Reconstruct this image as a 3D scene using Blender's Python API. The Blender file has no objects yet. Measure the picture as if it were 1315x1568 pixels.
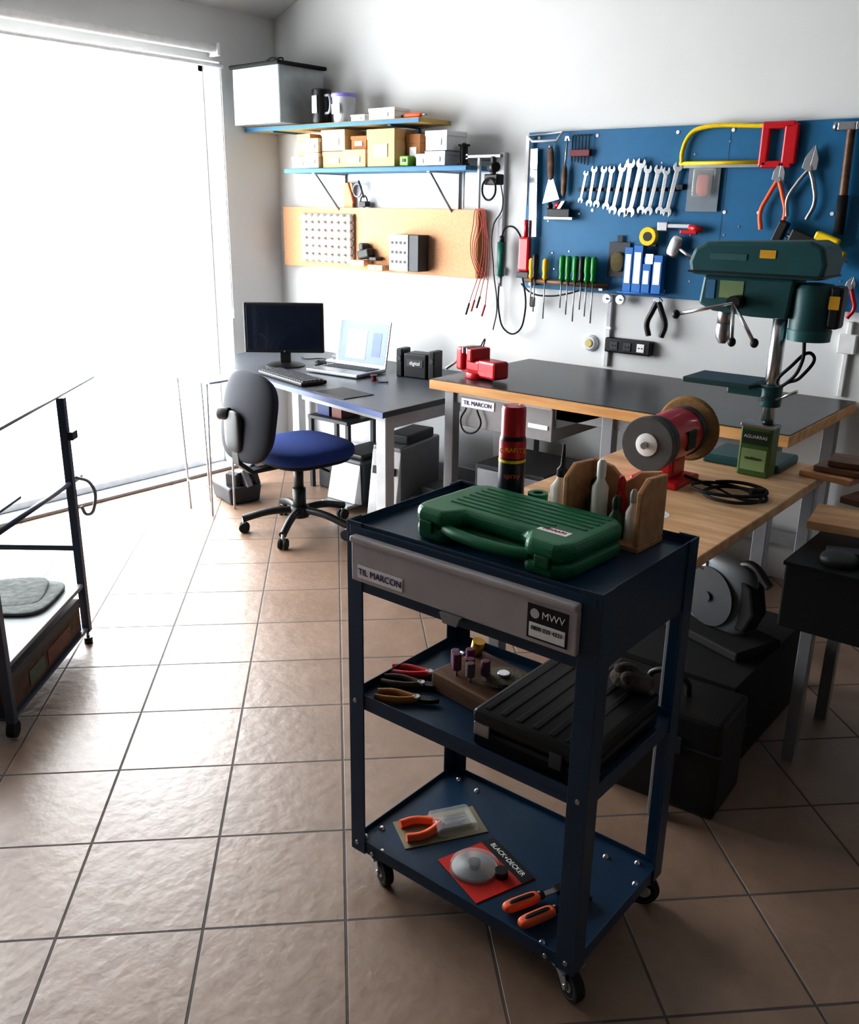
import bpy, math, random, bmesh
from mathutils import Vector, Matrix
random.seed(7)
S=bpy.context.scene
COL=S.collection
S.view_settings.view_transform='Standard'
S.view_settings.look='None'
S.view_settings.exposure=0.17
S.view_settings.gamma=0.82
# ---------------------------------------------------------------- materials
MATS={}
def M(name,col,rough=.5,metal=0,var=.06,scale=18,bump=0,coat=0,emit=0,trans=0,alpha=1):
    if name in MATS: return MATS[name]
    m=bpy.data.materials.new(name);m.use_nodes=True
    nt=m.node_tree;n=nt.nodes;b=n['Principled BSDF']
    col=[(c/255)**2.2 if max(col)>1 else c for c in col]
    tc=n.new('ShaderNodeTexCoord');ns=n.new('ShaderNodeTexNoise');ns.inputs['Scale'].default_value=scale;ns.inputs['Detail'].default_value=4
    nt.links.new(tc.outputs['Object'],ns.inputs['Vector'])
    cr=n.new('ShaderNodeValToRGB')
    cr.color_ramp.elements[0].position=.3;cr.color_ramp.elements[1].position=.7
    cr.color_ramp.elements[0].color=[max(0,c*(1-var)) for c in col]+[1]
    cr.color_ramp.elements[1].color=[min(1,c*(1+var)) for c in col]+[1]
    nt.links.new(ns.outputs['Fac'],cr.inputs['Fac']);nt.links.new(cr.outputs['Color'],b.inputs['Base Color'])
    b.inputs['Roughness'].default_value=rough;b.inputs['Metallic'].default_value=metal
    if coat:b.inputs['Coat Weight'].default_value=coat
    if trans:b.inputs['Transmission Weight'].default_value=trans
    if alpha<1:b.inputs['Alpha'].default_value=alpha
    if emit:
        nt.links.new(cr.outputs['Color'],b.inputs['Emission Color']);b.inputs['Emission Strength'].default_value=emit
    if bump:
        bp=n.new('ShaderNodeBump');bp.inputs['Strength'].default_value=bump;bp.inputs['Distance'].default_value=.01
        nt.links.new(ns.outputs['Fac'],bp.inputs['Height']);nt.links.new(bp.outputs['Normal'],b.inputs['Normal'])
    MATS[name]=m;return m
def wood(name,c1,c2,scale=(3,30,30),rough=.5):
    m=bpy.data.materials.new(name);m.use_nodes=True;nt=m.node_tree;n=nt.nodes;b=n['Principled BSDF']
    tc=n.new('ShaderNodeTexCoord');mp=n.new('ShaderNodeMapping');mp.inputs['Scale'].default_value=scale
    ns=n.new('ShaderNodeTexNoise');ns.inputs['Scale'].default_value=1;ns.inputs['Detail'].default_value=6
    cr=n.new('ShaderNodeValToRGB');cr.color_ramp.elements[0].position=.35;cr.color_ramp.elements[1].position=.65
    cr.color_ramp.elements[0].color=[(c/255)**2.2 for c in c1]+[1];cr.color_ramp.elements[1].color=[(c/255)**2.2 for c in c2]+[1]
    nt.links.new(tc.outputs['Object'],mp.inputs['Vector']);nt.links.new(mp.outputs[0],ns.inputs['Vector'])
    nt.links.new(ns.outputs['Fac'],cr.inputs['Fac']);nt.links.new(cr.outputs['Color'],b.inputs['Base Color'])
    b.inputs['Roughness'].default_value=rough
    return m
def tile_mat():
    m=bpy.data.materials.new('ceramic_tiles');m.use_nodes=True;nt=m.node_tree;n=nt.nodes;b=n['Principled BSDF'];L=nt.links
    tc=n.new('ShaderNodeTexCoord');mp=n.new('ShaderNodeMapping');mp.vector_type='POINT'
    mp.inputs['Rotation'].default_value=(0,0,-math.pi/4);mp.inputs['Location'].default_value=(0.0,-.099,0)
    L.new(tc.outputs['Object'],mp.inputs['Vector'])
    br=n.new('ShaderNodeTexBrick');br.offset=0;br.squash=1
    br.inputs['Scale'].default_value=1;br.inputs['Brick Width'].default_value=.331;br.inputs['Row Height'].default_value=.331
    br.inputs['Mortar Size'].default_value=.004;br.inputs['Mortar Smooth'].default_value=.3;br.inputs['Bias'].default_value=0
    br.inputs['Color1'].default_value=(.28,.182,.125,1);br.inputs['Color2'].default_value=(.345,.232,.168,1)
    br.inputs['Mortar'].default_value=(.075,.052,.042,1)
    L.new(mp.outputs[0],br.inputs['Vector'])
    ns=n.new('ShaderNodeTexNoise');ns.inputs['Scale'].default_value=7;ns.inputs['Detail'].default_value=8;ns.inputs['Roughness'].default_value=.68
    L.new(tc.outputs['Object'],ns.inputs['Vector'])
    mx=n.new('ShaderNodeMix');mx.data_type='RGBA';mx.blend_type='MULTIPLY';mx.inputs[0].default_value=.6
    cr=n.new('ShaderNodeValToRGB');cr.color_ramp.elements[0].position=.32;cr.color_ramp.elements[1].position=.68
    cr.color_ramp.elements[0].color=(.62,.60,.58,1);cr.color_ramp.elements[1].color=(1,1,1,1)
    L.new(ns.outputs['Fac'],cr.inputs['Fac']);L.new(br.outputs['Color'],mx.inputs[6]);L.new(cr.outputs['Color'],mx.inputs[7])
    L.new(mx.outputs[2],b.inputs['Base Color'])
    ns2=n.new('ShaderNodeTexNoise');ns2.inputs['Scale'].default_value=22;ns2.inputs['Detail'].default_value=4
    L.new(tc.outputs['Object'],ns2.inputs['Vector'])
    inv=n.new('ShaderNodeMath');inv.operation='MULTIPLY_ADD';inv.inputs[1].default_value=-1.2;inv.inputs[2].default_value=1
    L.new(br.outputs['Fac'],inv.inputs[0])
    ad=n.new('ShaderNodeMath');ad.operation='MULTIPLY_ADD';ad.inputs[1].default_value=.9
    L.new(ns2.outputs['Fac'],ad.inputs[0]);L.new(inv.outputs[0],ad.inputs[2])
    bp=n.new('ShaderNodeBump');bp.inputs['Strength'].default_value=.6;bp.inputs['Distance'].default_value=.004
    L.new(ad.outputs[0],bp.inputs['Height']);L.new(bp.outputs[0],b.inputs['Normal'])
    mr=n.new('ShaderNodeMath');mr.operation='MULTIPLY_ADD';mr.inputs[1].default_value=.4;mr.inputs[2].default_value=.40
    L.new(br.outputs['Fac'],mr.inputs[0]);L.new(mr.outputs[0],b.inputs['Roughness'])
    b.inputs['IOR'].default_value=1.9
    return m
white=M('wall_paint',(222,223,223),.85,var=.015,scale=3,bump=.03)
lowBounce=M('wall_paint_low_bounce',(96,94,92),.9,var=.03,scale=3)  # wall paint darkened for the unseen walls, to weaken bounced light
ceilm=M('ceiling_paint',(214,215,216),.9,var=.01,scale=3)
blueC=M('blue_enamel',(30,60,86),.36,var=.08)
bluePeg=M('pegboard_blue',(14,104,148),.5,var=.05)
shelfB=M('shelf_blue',(44,112,156),.5)
black=M('black_plastic',(22,22,24),.45)
blackM=M('black_matte',(16,16,17),.8)
dgrey=M('dark_grey_plastic',(60,62,66),.5)
grey=M('grey_metal',(150,152,156),.4,.3)
lgrey=M('light_grey_paint',(205,207,210),.45)
drawerG=M('drawer_grey',(184,178,180),.45)
whiteP=M('white_plastic',(238,238,238),.4)
chrome=M('polished_steel',(215,217,220),.25,1)
steel=M('brushed_steel',(175,177,181),.35,.9)
rub=M('rubber_black',(20,20,20),.75)
redP=M('red_enamel',(190,20,36),.35,coat=.3)
yel=M('yellow_enamel',(240,205,20),.4)
orng=M('orange_plastic',(240,105,60),.45)
greenP=M('green_plastic',(6,108,70),.4,var=.05)
greenD=M('teal_enamel',(38,84,88),.4)
greenCan=M('green_label',(80,112,62),.4)
card=M('cardboard',(214,180,134),.8,var=.05)
cream=M('cream_card',(232,214,180),.8,var=.03)
brownC=M('brown_card',(170,120,78),.8)
cork=M('particle_board',(214,166,128),.75,var=.1,scale=120)
benchT=M('bench_top_black',(54,55,58),.3,var=.15,scale=8)
deskT=M('desk_top_dark',(80,84,90),.36,var=.08)
plyE=wood('plywood_edge',(200,146,90),(228,180,122))
woodT=wood('pine_top',(204,158,116),(232,194,152),(4,25,25))
woodD=wood('dark_wood',(86,60,44),(122,88,62))
ply=wood('holder_plywood',(180,130,92),(204,156,112))
blueF=M('blue_fabric',(36,60,122),.95,bump=.3,scale=300,var=.15)
backF=M('chair_back_plastic',(38,40,48),.8)
screenD=M('screen_dark',(26,32,44),.12,coat=.4)
cloth=M('grey_cloth',(120,124,122),.9,bump=.4,scale=40,var=.2)
glueW=M('bottle_white',(228,226,218),.35)
pink=M('grinding_stone',(120,70,96),.8)
blueBx=M('blue_card',(40,116,190),.5)
clearP=M('clear_plastic',(205,212,216),.2,alpha=.42,coat=.3)
blist=M('blister_film',(210,215,215),.12,alpha=.3,coat=.5)
labelW=M('label_white',(248,248,250),.5)
labelK=M('label_black',(20,20,24),.5)
txtP=M('label_ink_purple',(60,30,110),.6)
copper=M('brass',(200,160,80),.35,.9)
leaf=M('gloss_card_red',(205,50,36),.4)
# ---------------------------------------------------------------- geometry helpers
def grp(name,loc=(0,0,0),rz=0):
    e=bpy.data.objects.new(name,None);COL.objects.link(e);e.location=loc;e.rotation_euler=(0,0,math.radians(rz));e.empty_display_size=.05;return e
def mk(par,name,vs,fs,mat,smooth=False,bev=0,seg=2,loc=None,rot=None):
    me=bpy.data.meshes.new(name);me.from_pydata([tuple(v) for v in vs],[],fs);me.update()
    bm=bmesh.new();bm.from_mesh(me);bmesh.ops.recalc_face_normals(bm,faces=bm.faces);bm.to_mesh(me);bm.free()
    o=bpy.data.objects.new(name,me);COL.objects.link(o)
    if mat:me.materials.append(mat)
    if smooth:
        for p in me.polygons:p.use_smooth=True
    if bev:
        b=o.modifiers.new('b','BEVEL');b.width=bev;b.segments=seg;b.limit_method='ANGLE';b.angle_limit=math.radians(40)
    if par:o.parent=par
    if loc:o.location=loc
    if rot:o.rotation_euler=[math.radians(a) for a in rot]
    return o
def box(par,name,a,b,mat,bev=.002,rot=None,taper=0,seg=2):
    c=[(a[i]+b[i])/2 for i in range(3)];h=[abs(b[i]-a[i])/2 for i in range(3)]
    vs=[]
    for z in (-1,1):
        k=1-taper if z<0 else 1
        for x,y in ((-1,-1),(1,-1),(1,1),(-1,1)): vs.append((x*h[0]*k,y*h[1]*k,z*h[2]))
    return mk(par,name,vs,[(0,1,2,3),(4,5,6,7),(0,1,5,4),(1,2,6,5),(2,3,7,6),(3,0,4,7)],mat,bev=min(bev,min(h)*.9),seg=seg,loc=c,rot=rot)
def frame(d):
    d=Vector(d).normalized();u=d.orthogonal().normalized();return u,d.cross(u)
def cyl(par,name,p0,p1,r,mat,r2=None,seg=24,smooth=True,bev=0):
    p0=Vector(p0);p1=Vector(p1);u,w=frame(p1-p0);r2=r if r2 is None else r2;c=(p0+p1)/2
    vs=[];
    for p,rr in ((p0,r),(p1,r2)):
        for i in range(seg):
            a=2*math.pi*i/seg;vs.append(p-c+u*math.cos(a)*rr+w*math.sin(a)*rr)
    fs=[tuple(range(seg)),tuple(range(seg,2*seg))]+[(i,(i+1)%seg,seg+(i+1)%seg,seg+i) for i in range(seg)]
    o=mk(par,name,vs,fs,mat,loc=c,bev=bev)
    if smooth:
        for p in o.data.polygons:
            if len(p.vertices)==4:p.use_smooth=True
    return o
def lathe(par,name,prof,loc,mat,d=(0,0,1),seg=28,smooth=True):
    u,w=frame(d);d=Vector(d).normalized();vs=[];fs=[]
    for r,z in prof:
        for i in range(seg):
            a=2*math.pi*i/seg;vs.append(d*z+u*math.cos(a)*r+w*math.sin(a)*r)
    n=len(prof)
    for j in range(n-1):
        for i in range(seg):
            fs.append((j*seg+i,j*seg+(i+1)%seg,(j+1)*seg+(i+1)%seg,(j+1)*seg+i))
    fs.append(tuple(range(seg)));fs.append(tuple(range((n-1)*seg,n*seg)))
    o=mk(par,name,vs,fs,mat,loc=loc)
    if smooth:
        for p in o.data.polygons:
            if len(p.vertices)==4:p.use_smooth=True
        es=o.modifiers.new('e','EDGE_SPLIT');es.split_angle=math.radians(38)
    return o
def tube(par,name,pts,r,mat,closed=False,bez=True):
    cu=bpy.data.curves.new(name,'CURVE');cu.dimensions='3D';cu.bevel_depth=r;cu.bevel_resolution=3;cu.use_fill_caps=True
    if bez:
        sp=cu.splines.new('BEZIER');sp.bezier_points.add(len(pts)-1)
        for b,p in zip(sp.bezier_points,pts):b.co=p;b.handle_left_type=b.handle_right_type='AUTO'
        sp.resolution_u=8
    else:
        sp=cu.splines.new('POLY');sp.points.add(len(pts)-1)
        for b,p in zip(sp.points,pts):b.co=(*p,1)
    sp.use_cyclic_u=closed
    o=bpy.data.objects.new(name,cu);COL.objects.link(o);cu.materials.append(mat)
    if par:o.parent=par
    return o
def prism(par,name,poly,plane,t0,t1,mat,bev=.001,rot=None,loc=None,seg=2):
    def P(a,b,t): return {'xz':(a,t,b),'xy':(a,b,t),'yz':(t,a,b)}[plane]
    n=len(poly);vs=[P(a,b,t0) for a,b in poly]+[P(a,b,t1) for a,b in poly]
    fs=[tuple(range(n)),tuple(range(n,2*n))]+[(i,(i+1)%n,n+(i+1)%n,n+i) for i in range(n)]
    return mk(par,name,vs,fs,mat,bev=bev,rot=rot,loc=loc,seg=seg)
def sup(par,name,loc,h,e1,e2,mat,rot=None,bend=0,nu=40,nv=20):
    def pw(v,e): return math.copysign(abs(v)**e,v)
    vs=[];fs=[]
    for j in range(nv+1):
        ph=-math.pi/2+math.pi*j/nv
        for i in range(nu):
            th=2*math.pi*i/nu
            x=h[0]*pw(math.cos(ph),e1)*pw(math.cos(th),e2);y=h[1]*pw(math.cos(ph),e1)*pw(math.sin(th),e2);z=h[2]*pw(math.sin(ph),e1)
            if bend:y+=bend*(x*x)+bend*.4*z*z
            vs.append((x,y,z))
    for j in range(nv):
        for i in range(nu):fs.append((j*nu+i,j*nu+(i+1)%nu,(j+1)*nu+(i+1)%nu,(j+1)*nu+i))
    return mk(par,name,vs,fs,mat,smooth=True,loc=loc,rot=rot)
def text(par,name,s,loc,size,mat,rot=(90,0,0),al='CENTER'):
    t=bpy.data.curves.new(name,'FONT');t.body=s;t.size=size;t.extrude=.0004;t.align_x=al;t.align_y='CENTER'
    o=bpy.data.objects.new(name,t);COL.objects.link(o);t.materials.append(mat);o.location=loc;o.rotation_euler=[math.radians(a) for a in rot]
    if par:o.parent=par
    return o
# ---------------------------------------------------------------- room
WX=-4.52;WY=4.06
RX=3.0;BY=-2.6
mk(None,'floor',[(WX-.2,BY-.2,0),(RX+.2,BY-.2,0),(RX+.2,WY+.2,0),(WX-.2,WY+.2,0),(WX-.2,BY-.2,-.1),(RX+.2,BY-.2,-.1),(RX+.2,WY+.2,-.1),(WX-.2,WY+.2,-.1)],[(0,1,2,3),(4,5,6,7),(0,1,5,4),(1,2,6,5),(2,3,7,6),(3,0,4,7)],tile_mat())
cz0=2.63;pk=(0.2,4.5);cr_=(RX,3.3)
gable=[(WX-.2,0),(RX+.2,0),(RX+.2,cr_[1]),(pk[0],pk[1]),(WX,cz0),(WX-.2,cz0)]
prism(None,'wall_back',gable,'xz',WY,WY+.2,white,bev=0)
prism(None,'wall_front',gable,'xz',BY-.2,BY,lowBounce,bev=0)
box(None,'wall_right',(RX,BY,0),(RX+.2,WY,cr_[1]),lowBounce,0)
prism(None,'ceiling',[(WX-.25,cz0-.02),(WX,cz0),pk,cr_,(RX+.2,cr_[1]),(RX+.2,cr_[1]+.1),(pk[0],pk[1]+.12),(WX-.25,cz0+.12)],'xz',BY-.2,WY+.2,ceilm,bev=0)
wy0=.35;wy1=3.64;wz=2.36
prism(None,'wall_left',[(BY,0),(wy0,0),(wy0,wz),(wy1,wz),(wy1,0),(WY,0),(WY,cz0),(BY,cz0)],'yz',WX-.2,WX,white,bev=0)
w=grp('window_1')
fw=M('window_frame_white',(240,241,243),.4)
for nm,a,b in (('stile_far',(WX-.19,wy1-.035,.0),(WX-.15,wy1,wz)),('stile_near',(WX-.19,wy0,0),(WX-.15,wy0+.05,wz)),('head',(WX-.19,wy0,wz-.04),(WX-.15,wy1,wz)),('sill_track',(WX-.19,wy0,0),(WX-.0,wy1,.02)),
    ('rail_bottom',(WX-.18,wy0+.05,.02),(WX-.15,wy1-.035,.06))):
    box(w,nm,a,b,grey if nm=='sill_track' else fw,.004)
t=grp('roller_blind')
cyl(t,'tube_cassette',(WX+.05,wy0-.1,2.415),(WX+.05,wy1-.06,2.415),.022,whiteP)
cyl(t,'lower_rail',(WX+.04,wy0,2.335),(WX+.04,wy1-.01,2.335),.012,whiteP)
for y in (wy0-.08,wy1-.06): box(t,'bracket_%d'%(y>1),(WX,y-.01,2.38),(WX+.08,y+.01,2.445),whiteP)
cyl(t,'pull_cord',(WX+.05,wy1-.03,2.33),(WX+.05,wy1-.03,1.0),.002,whiteP,seg=8);cyl(t,'cord_weight',(WX+.05,wy1-.03,1.0),(WX+.05,wy1-.03,.95),.006,whiteP,seg=10)
gm=M('patio_concrete',(240,240,238),.9)
box(None,'patio_ground',(-14,-10,-.14),(WX-.21,14,-.02),gm,0)
# ---------------------------------------------------------------- shelves
def shelf(name,x0,x1,z,yf,edge):
    g=grp(name)
    box(g,'board',(x0,yf,z-.022),(x1,WY-.005,z),M('shelf_board',(190,160,100),.6) if edge is None else edge,.002)
    box(g,'front_edge',(x0,yf-.004,z-.024),(x1,yf,z-.004),shelfB,.001)
    return g
g=shelf('wall_shelf',-4.51,-3.18,2.03,3.80,None)
for x in (-4.3,-3.4):
    box(g,'bracket_arm',(x-.012,3.82,1.999),(x+.012,4.055,2.006),shelfB,.001);box(g,'bracket_leg',(x-.012,4.045,1.86),(x+.012,4.055,2.0),shelfB,.001)
g=shelf('wall_shelf',-4.17,-2.87,1.80,3.79,shelfB)
for x in (-3.95,-3.12):
    box(g,'bracket_arm',(x-.01,3.8,1.77),(x+.01,4.055,1.777),lgrey,.001);box(g,'bracket_leg',(x-.01,4.045,1.52),(x+.01,4.055,1.77),grey,.001)
    cyl(g,'bracket_brace',(x,3.82,1.768),(x,4.045,1.54),.006,grey)
for x in (-2.93,-3.02):
    cyl(g,'drop_rod',(x,3.97,1.778),(x,3.97,1.60),.005,lgrey)
g=grp('clear_storage_box',(-4.255,3.84,2.032),-2)
ow,od,oh=.198,.165,.29
t_=.006
for nm,a,b in (('bin_front',(-ow,-od,0),(ow,-od+t_,oh)),('bin_back',(-ow,od-t_,0),(ow,od,oh)),('bin_left',(-ow,-od+t_,0),(-ow+t_,od-t_,oh)),('bin_right',(ow-t_,-od+t_,0),(ow,od-t_,oh)),('bin_bottom',(-ow+t_,-od+t_,0),(ow-t_,od-t_,t_))): box(g,nm,a,b,clearP,.002)
box(g,'contents_white_box',(-.17,-.13,.01),(-.06,.09,.20),M('pale_grey_card',(190,194,196),.7),.01);box(g,'contents_grey_box',(-.05,-.12,.01),(.05,.09,.13),grey,.01)
box(g,'contents_dark_box',(.06,-.12,.01),(.17,.11,.24),dgrey,.02);tube(g,'contents_cable',[(-.12,-.145,.15),(-.10,-.15,.08),(-.05,-.15,.06),(-.08,-.15,.12),(-.12,-.145,.15)],.004,dgrey)
box(g,'lid',(-ow-.015,-od-.015,oh),(ow+.015,od+.015,oh+.02),blackM,.006)
tube(g,'cable_on_lid',[(-.05,0,oh+.027),(.0,-.05,oh+.03),(.04,0,oh+.06),(.0,.04,oh+.03),(.1,.06,oh+.028)],.004,rub)
tube(g,'handle',[(-.05,-.05,oh+.02),(-.02,-.05,oh+.05),(.05,-.05,oh+.05),(.08,-.05,oh+.02)],.005,dgrey)
g=grp('black_mug',(-3.93,3.86,2.032))
lathe(g,'body',[(.05,0),(.055,.01),(.055,.17),(.05,.175),(.048,.02)],(0,0,0),black)
tube(g,'handle',[(.05,-.02,.14),(.1,-.04,.13),(.1,-.04,.06),(.05,-.02,.05)],.007,grey)
box(g,'label_band',(-.02,-.058,.05),(.02,-.054,.14),grey,.001)
g=grp('plastic_tub',(-3.77,3.87,2.032))
lathe(g,'body',[(.055,0),(.065,.125),(.06,.12),(.05,.01)],(0,0,0),M('tub_plastic',(205,210,216),.3,alpha=.8))
lathe(g,'lid',[(.07,.125),(.07,.14),(.066,.145)],(0,0,0),M('lilac_lid',(150,138,210),.4))
box(g,'label',(-.03,-.066,.04),(.03,-.061,.09),labelW,.001)
def cbox(name,x0,x1,y0,z0,z1,mat,d=.16,lab=True,lid=True):
    g=grp(name,((x0+x1)/2,y0,z0));hw=(x1-x0)/2;h=z1-z0
    box(g,'body',(-hw,0,0),(hw,d,h*.97),mat,.002)
    if lid: box(g,'lid',(-hw-.003,-.003,h*.72),(hw+.003,d+.003,h),mat,.002)
    if lab: box(g,'label',(-hw*.5,-.0045,h*.25),(hw*.5,-.0005,h*.6),labelW,.0005)
    return g
for a in ((-3.69,-3.59,3.84,2.032,2.065,whiteP),(-3.56,-3.38,3.84,2.032,2.09,whiteP)):
    cbox('small_parts_box',*a,d=.12)
g=grp('orange_hand_tool',(-3.29,3.88,2.037))
sup(g,'grip',(0,0,.012),(.06,.014,.012),.6,.6,orng);cyl(g,'tip',(.05,0,.012),(.1,0,.012),.004,steel);cyl(g,'tail',(-.05,0,.012),(-.09,.02,.012),.006,black)
for a,m in (((-4.15,-4.03,3.83,1.802,1.865),cream),((-4.13,-4.03,3.86,1.868,1.985),card),((-4.015,-3.905,3.8,1.802,1.88),cream),((-4.01,-3.905,3.8,1.883,1.955),cream),
    ((-3.89,-3.72,3.82,1.802,1.885),card),((-3.895,-3.72,3.82,1.888,1.995),cream),((-3.71,-3.55,3.8,1.802,1.89),card),((-3.69,-3.58,3.84,1.893,1.96),brownC),
    ((-3.535,-3.345,3.8,1.802,1.985),card),((-3.33,-3.24,3.88,1.802,1.96),brownC),((-3.225,-3.16,3.83,1.802,1.86),lgrey),((-3.145,-3.02,3.81,1.802,1.87),lgrey),((-3.145,-3.01,3.81,1.873,1.965),whiteP)):
    cbox('parts_box',*a,m)
g=grp('green_tool_case',(-3.285,3.805,1.802));box(g,'body',(-.03,0,0),(.03,.06,.05),M('lime_plastic',(110,160,60),.4),.006);box(g,'latch',(-.01,-.004,.02),(.01,0,.035),black,.001)
g=grp('dark_film_roll',(-2.97,3.9,1.802));lathe(g,'spool',[(.03,0),(.03,.01),(.02,.012),(.02,.09),(.03,.092),(.03,.1)],(0,0,0),black);cyl(g,'core',(0,0,.1),(0,0,.108),.01,grey)
g=grp('hanging_tape_and_keys',(0.06,4.0,0))
box(g,'notes_card',(-4.0,.03,1.57),(-3.93,.04,1.73),M('peach_card',(220,180,140),.8),.001)
tube(g,'tape_ring',[(-3.88+.03*math.cos(a*.785),0.02,1.69+.035*math.sin(a*.785)) for a in range(8)],.006,grey,closed=True)
tube(g,'strap_ring',[(-3.82+.025*math.cos(a*.785),0.01,1.63+.03*math.sin(a*.785)) for a in range(8)],.004,black,closed=True)
box(g,'clip',(-3.85,.0,1.60),(-3.80,.04,1.63),black,.003);cyl(g,'pen_1',(-3.94,.01,1.73),(-3.90,.01,1.62),.006,orng);cyl(g,'pen_2',(-3.86,.01,1.74),(-3.82,.01,1.65),.005,dgrey)
g=grp('wall_panel_board');box(g,'panel',(-4.43,4.0,1.25),(-2.95,4.055,1.595),cork,.002)
box(g,'end_cap',(-2.95,4.0,1.25),(-2.94,4.055,1.595),brownC,.001)
g=grp('key_cap_rack')
box(g,'back_plate',(-4.25,3.985,1.285),(-3.82,3.999,1.56),M('rack_tan',(150,130,112),.6),.002)
for r in range(6):
    for c in range(8):
        x=-4.225+c*.054;z=1.307+r*.0455
        lathe(g,'cap_%d_%d'%(r,c),[(.0235,0),(.0235,.012),(.018,.020)],(x,3.985,z),whiteP,d=(0,-1,0),seg=14)
def ledge(name,x0,x1,z):
    g=grp(name);box(g,'block',(x0,3.93,z-.03),(x1,3.999,z),woodT,.002);cyl(g,'screw',((x0+x1)/2,3.93,z-.015),((x0+x1)/2,3.927,z-.015),.005,steel);return g
ledge('wooden_ledge',-3.80,-3.69,1.31);ledge('wooden_ledge',-3.66,-3.55,1.29)
g=grp('stapler',(-3.70,3.965,1.32),0)
box(g,'body',(-.05,-.03,0),(.04,.03,.05),black,.01,rot=(0,-12,0));box(g,'head',(-.04,-.03,.045),(.0,.03,.085),dgrey,.01);box(g,'base',(.045,-.03,-.008),(.1,.03,.012),black,.004)
g=grp('drill_bit_box',(-3.39,3.96,1.27))
box(g,'body',(-.08,-.05,0),(.12,.038,.19),dgrey,.003);box(g,'face',(-.085,-.055,0),(.05,-.048,.19),whiteP,.002)
for r in range(3):
    for c in range(4): box(g,'slot_%d_%d'%(r,c),(-.07+c*.03,-.0575,.04+r*.05),(-.055+c*.03,-.054,.055+r*.05),black,.001)
# ---------------------------------------------------------------- cables between shelf and pegboard
g=grp('wall_conduit');box(g,'trunk',(-2.845,4.035,1.3),(-2.815,4.06,1.87),lgrey,.003);box(g,'junction_box',(-2.86,4.03,1.27),(-2.8,4.06,1.31),whiteP,.004)
g=grp('wall_conduit');box(g,'trunk',(-2.185,4.04,.87),(-2.16,4.06,1.215),lgrey,.003);box(g,'clip',(-2.19,4.036,1.05),(-2.155,4.06,1.065),whiteP,.002)
g=grp('wall_conduit');box(g,'trunk',(-1.075,4.04,.87),(-1.055,4.06,1.18),whiteP,.003);box(g,'switch_box',(-1.10,4.03,1.05),(-1.03,4.06,1.13),whiteP,.004)
g=grp('extension_cable_hook')
box(g,'arm',(-2.93,3.86,1.835),(-2.72,3.885,1.85),grey,.002);box(g,'wall_bar',(-2.93,3.86,1.83),(-2.915,4.055,1.855),grey,.002);box(g,'post',(-2.86,3.865,1.60),(-2.845,3.88,1.84),lgrey,.002)
box(g,'clamp',(-2.80,3.84,1.71),(-2.72,3.9,1.76),black,.006)
cyl(g,'lens',(-2.76,3.84,1.79),(-2.70,3.80,1.79),.022,black);box(g,'neck',(-2.77,3.85,1.755),(-2.755,3.88,1.84),black,.002)
tube(g,'coil',[(-2.76+.04*math.cos(a),3.83,1.69+.05*math.sin(a)) for a in [i*.785 for i in range(8)]],.005,rub,closed=True)
g=grp('red_test_leads')
lr=M('lead_red',(170,70,56),.5)
for k in range(4):
    dx=k*.018
    tube(g,'lead_%d'%k,[(-2.92+dx,3.99,1.25),(-2.975+dx*.6,3.985,1.38),(-2.96+dx,3.98,1.52),(-2.93+dx*.4,3.975,1.60),(-2.90+dx*.5,3.98,1.5),(-2.91+dx,3.985,1.32),(-2.98+.035*k,3.99,1.12+.02*(k%3))],.0022,lr)
    tube(g,'probe_%d'%k,[(-2.98+.035*k,3.99,1.12+.02*(k%3)),(-3.0+.035*k,3.99,1.06+.02*(k%3))],.0055,redP if k%2 else black)
g=grp('soldering_iron')
cyl(g,'handle',(-2.79,4.0,1.44),(-2.79,4.0,1.27),.022,M('teal_grip',(30,100,90),.5),r2=.017);cyl(g,'cap',(-2.79,4.0,1.47),(-2.79,4.0,1.44),.012,black);cyl(g,'barrel',(-2.79,4.0,1.27),(-2.79,4.0,1.22),.01,steel)
tube(g,'cord',[(-2.79,4.0,1.47),(-2.77,4.0,1.51),(-2.70,4.0,1.50),(-2.66,4.0,1.3),(-2.63,4.0,1.1),(-2.68,4.0,.99),(-2.75,4.0,1.0),(-2.79,4.0,1.08),(-2.8,4.0,1.25)],.0045,rub)
tube(g,'cord_upper',[(-2.83,4.02,1.75),(-2.81,4.02,1.6),(-2.86,4.02,1.52),(-2.85,4.02,1.3),(-2.82,4.02,1.1),(-2.84,4.02,.99)],.0035,dgrey)
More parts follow.
